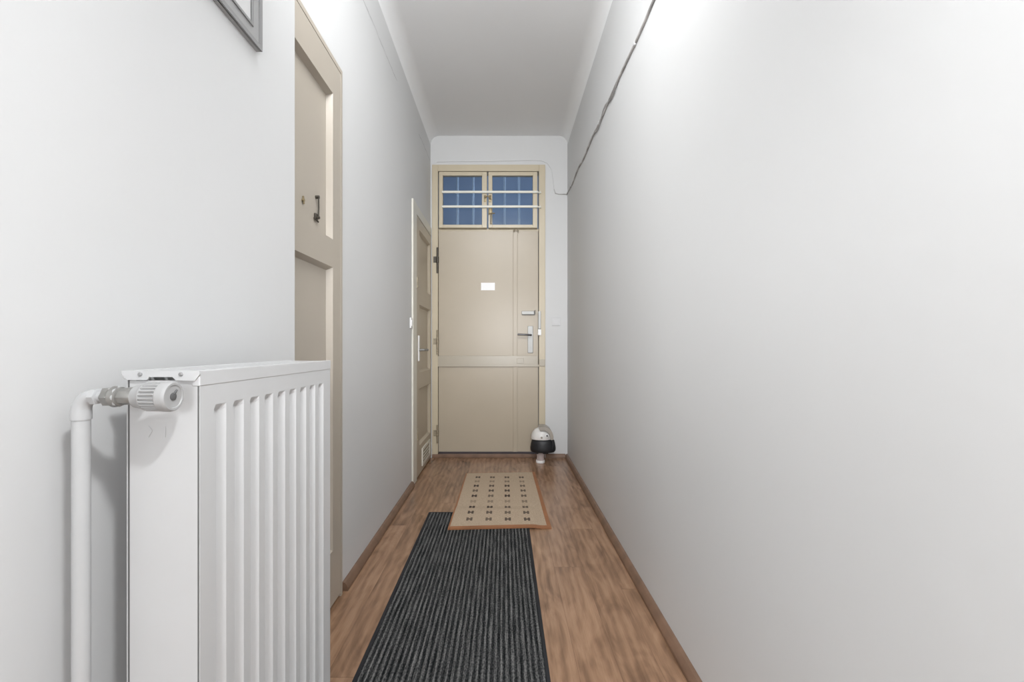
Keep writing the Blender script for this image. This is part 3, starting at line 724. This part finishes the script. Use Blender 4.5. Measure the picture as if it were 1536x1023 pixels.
# ------------------------------------------------------------------ gadget on the floor by the entrance
YG = 3.80; sg = F / YG
def gx(px): return (px - VX) / sg
def gz(py): return HC + (VY - py) / sg
g = empty('floor_gadget', (gx(811), YG, 0)); tag(g, 'small grey-topped gadget with black middle on a clear foot by the entrance', 'appliance')
# clear foot (a cup)
zb0 = 0.0
MB().lathe([(0.030, 0), (0.036, 0.003), (0.034, 0.012), (0.031, 0.05), (0.038, 0.10), (0.042, 0.112)], AX((gx(810.5), YG, zb0), (0, 0, 1)), 28).build('clear_foot', M_clear, g, smooth=True)
MB().lathe([(0.037, 0), (0.039, 0.004), (0.0375, 0.022)], AX((gx(810.5), YG, 0.0005), (0, 0, 1)), 24).build('foot_disc', M_white, g, smooth=True)
# black flared middle, oval
def squash(o, sy):
    for v_ in o.data.vertices: v_.co.y *= sy
    return o
o = MB().lathe([(0.060, 0), (0.100, 0.004), (0.108, 0.014), (0.110, 0.035), (0.105, 0.070), (0.098, 0.098), (0.092, 0.106), (0.085, 0.108)], AX((gx(814.5), YG, gz(677.5)), (0, 0, 1)), 40).build('black_body', M_black, g, smooth=True); squash(o, 0.72)
m = MB(); m.tube([(gx(826), YG - 0.045, gz(675)), (gx(829), YG - 0.05, gz(666)), (gx(828), YG - 0.045, gz(658))], 0.012, 10); m.build('side_grip', M_black, g, smooth=True)
m = MB(); m.box(gx(804), gx(822), YG - 0.03, YG + 0.03, gz(680), gz(676), bev=0.004); m.build('neck', M_black, g)
# white dome leaning right
o = MB().lathe([(0.090, 0), (0.093, 0.010), (0.090, 0.034), (0.079, 0.062), (0.060, 0.084), (0.034, 0.098), (0.008, 0.102)], AX((gx(812.5), YG, gz(657.5) - 0.003), (0, 0, 1)), 36).build('dome', M_domewhite, g, smooth=True); squash(o, 0.75)
# grey-brown strap bending over the right of the dome
m = MB(); t = bmesh.new(); sec = []
cx_, cz_ = gx(813.5), gz(657)
for i in range(17):
    a = math.radians(112 - 112 * i / 16 * 1.02); R = 0.094 + 0.018 * math.sin(math.radians(90 * i / 16)) * 0.0
    ox, oz = cx_ + math.cos(a) * 0.089, cz_ + math.sin(a) ** 0.8 * 0.110 if math.sin(a) > 0 else cz_
    ix, iz = cx_ + math.cos(a) * 0.066, cz_ + math.sin(a) * 0.080
    sec.append([t.verts.new(q) for q in ((ox, YG - 0.075, oz), (ox, YG + 0.06, oz), (ix, YG + 0.06, iz), (ix, YG - 0.075, iz))])
for a_, b_ in zip(sec, sec[1:]):
    for k in range(4): t.faces.new((a_[k], a_[(k+1) % 4], b_[(k+1) % 4], b_[k]))
t.faces.new(sec[0]); t.faces.new(sec[-1][::-1]); bmesh.ops.recalc_face_normals(t, faces=t.faces)
m.merge(t); m.build('top_hood', M_greyplastic, g, smooth=True)
m = MB(); m.lathe([(0.015, 0), (0.015, 0.006), (0.012, 0.008)], AX((gx(819.3), YG - 0.070, gz(651)), (0, -1, 0)), 20)
bt = m.build('button', M_white, g, smooth=True)
m = MB(); m.lathe([(0.008, 0), (0.008, 0.003)], AX((gx(819.3), YG - 0.078, gz(651)), (0, -1, 0)), 16); m.build('button_centre', M_darkhole, bt, smooth=True)
m = MB(); m.lathe([(0.009, 0), (0.009, 0.004), (0.007, 0.005)], AX((gx(811.3), YG - 0.068, gz(654)), (0, -1, 0)), 16); m.build('small_button', M_greyplastic, g, smooth=True)

# ------------------------------------------------------------------ light
def area(name, loc, rot, size, power, col=(1, 1, 1), size_y=None, shape='RECTANGLE'):
    l = bpy.data.lights.new(name, 'AREA'); l.energy = power; l.color = col; l.shape = shape; l.size = size
    if size_y: l.size_y = size_y
    o = bpy.data.objects.new(name, l); C.objects.link(o); o.location = loc; o.rotation_euler = rot; return o
area('ceiling_lamp_light', (0.36, -0.13, 1.95), (0, 0, 0), 0.13, 15, (0.98, 0.992, 1.0), shape='DISK')
area('corridor_fill_light', (-0.05, 0.85, 2.80), (math.radians(66), 0, 0), 0.80, 18, (0.985, 0.995, 1), 0.30).data.spread = math.radians(145)  # added unseen fill that brightens the far end, no known fitting
area('photo_lamp', (0.06, -0.22, 1.22), (PI / 2, 0, 0), 0.50, 2.5, (0.975, 0.98, 1), 0.40).data.spread = math.radians(52)
area('side_room_daylight', (-1.25, -1.55, 1.55), (PI / 2, 0, -math.radians(42)), 0.55, 36, (0.975, 0.99, 1.0), 1.6)
area('window_daylight', ((WX0+WX1)/2, YB + 0.01, (WZ0+WZ1)/2), (PI/2, 0, 0), WX1 - WX0, 24, (0.96, 0.98, 1.0), WZ1 - WZ0)
area('stairwell_light', (0.15, YE + 0.22, 3.35), (math.radians(22), 0, 0), 1.2, 5.5, (0.72, 0.84, 1.0), 0.10)
wd = bpy.data.worlds.new('world'); bpy.context.scene.world = wd; wd.use_nodes = True
wd.node_tree.nodes['Background'].inputs[0].default_value = (0.8, 0.85, 0.9, 1); wd.node_tree.nodes['Background'].inputs[1].default_value = 0.5

vs = bpy.context.scene.view_settings
vs.view_transform = 'Standard'; vs.look = 'None'; vs.exposure = 0.53; vs.gamma = 1.0; vs.use_curve_mapping = False
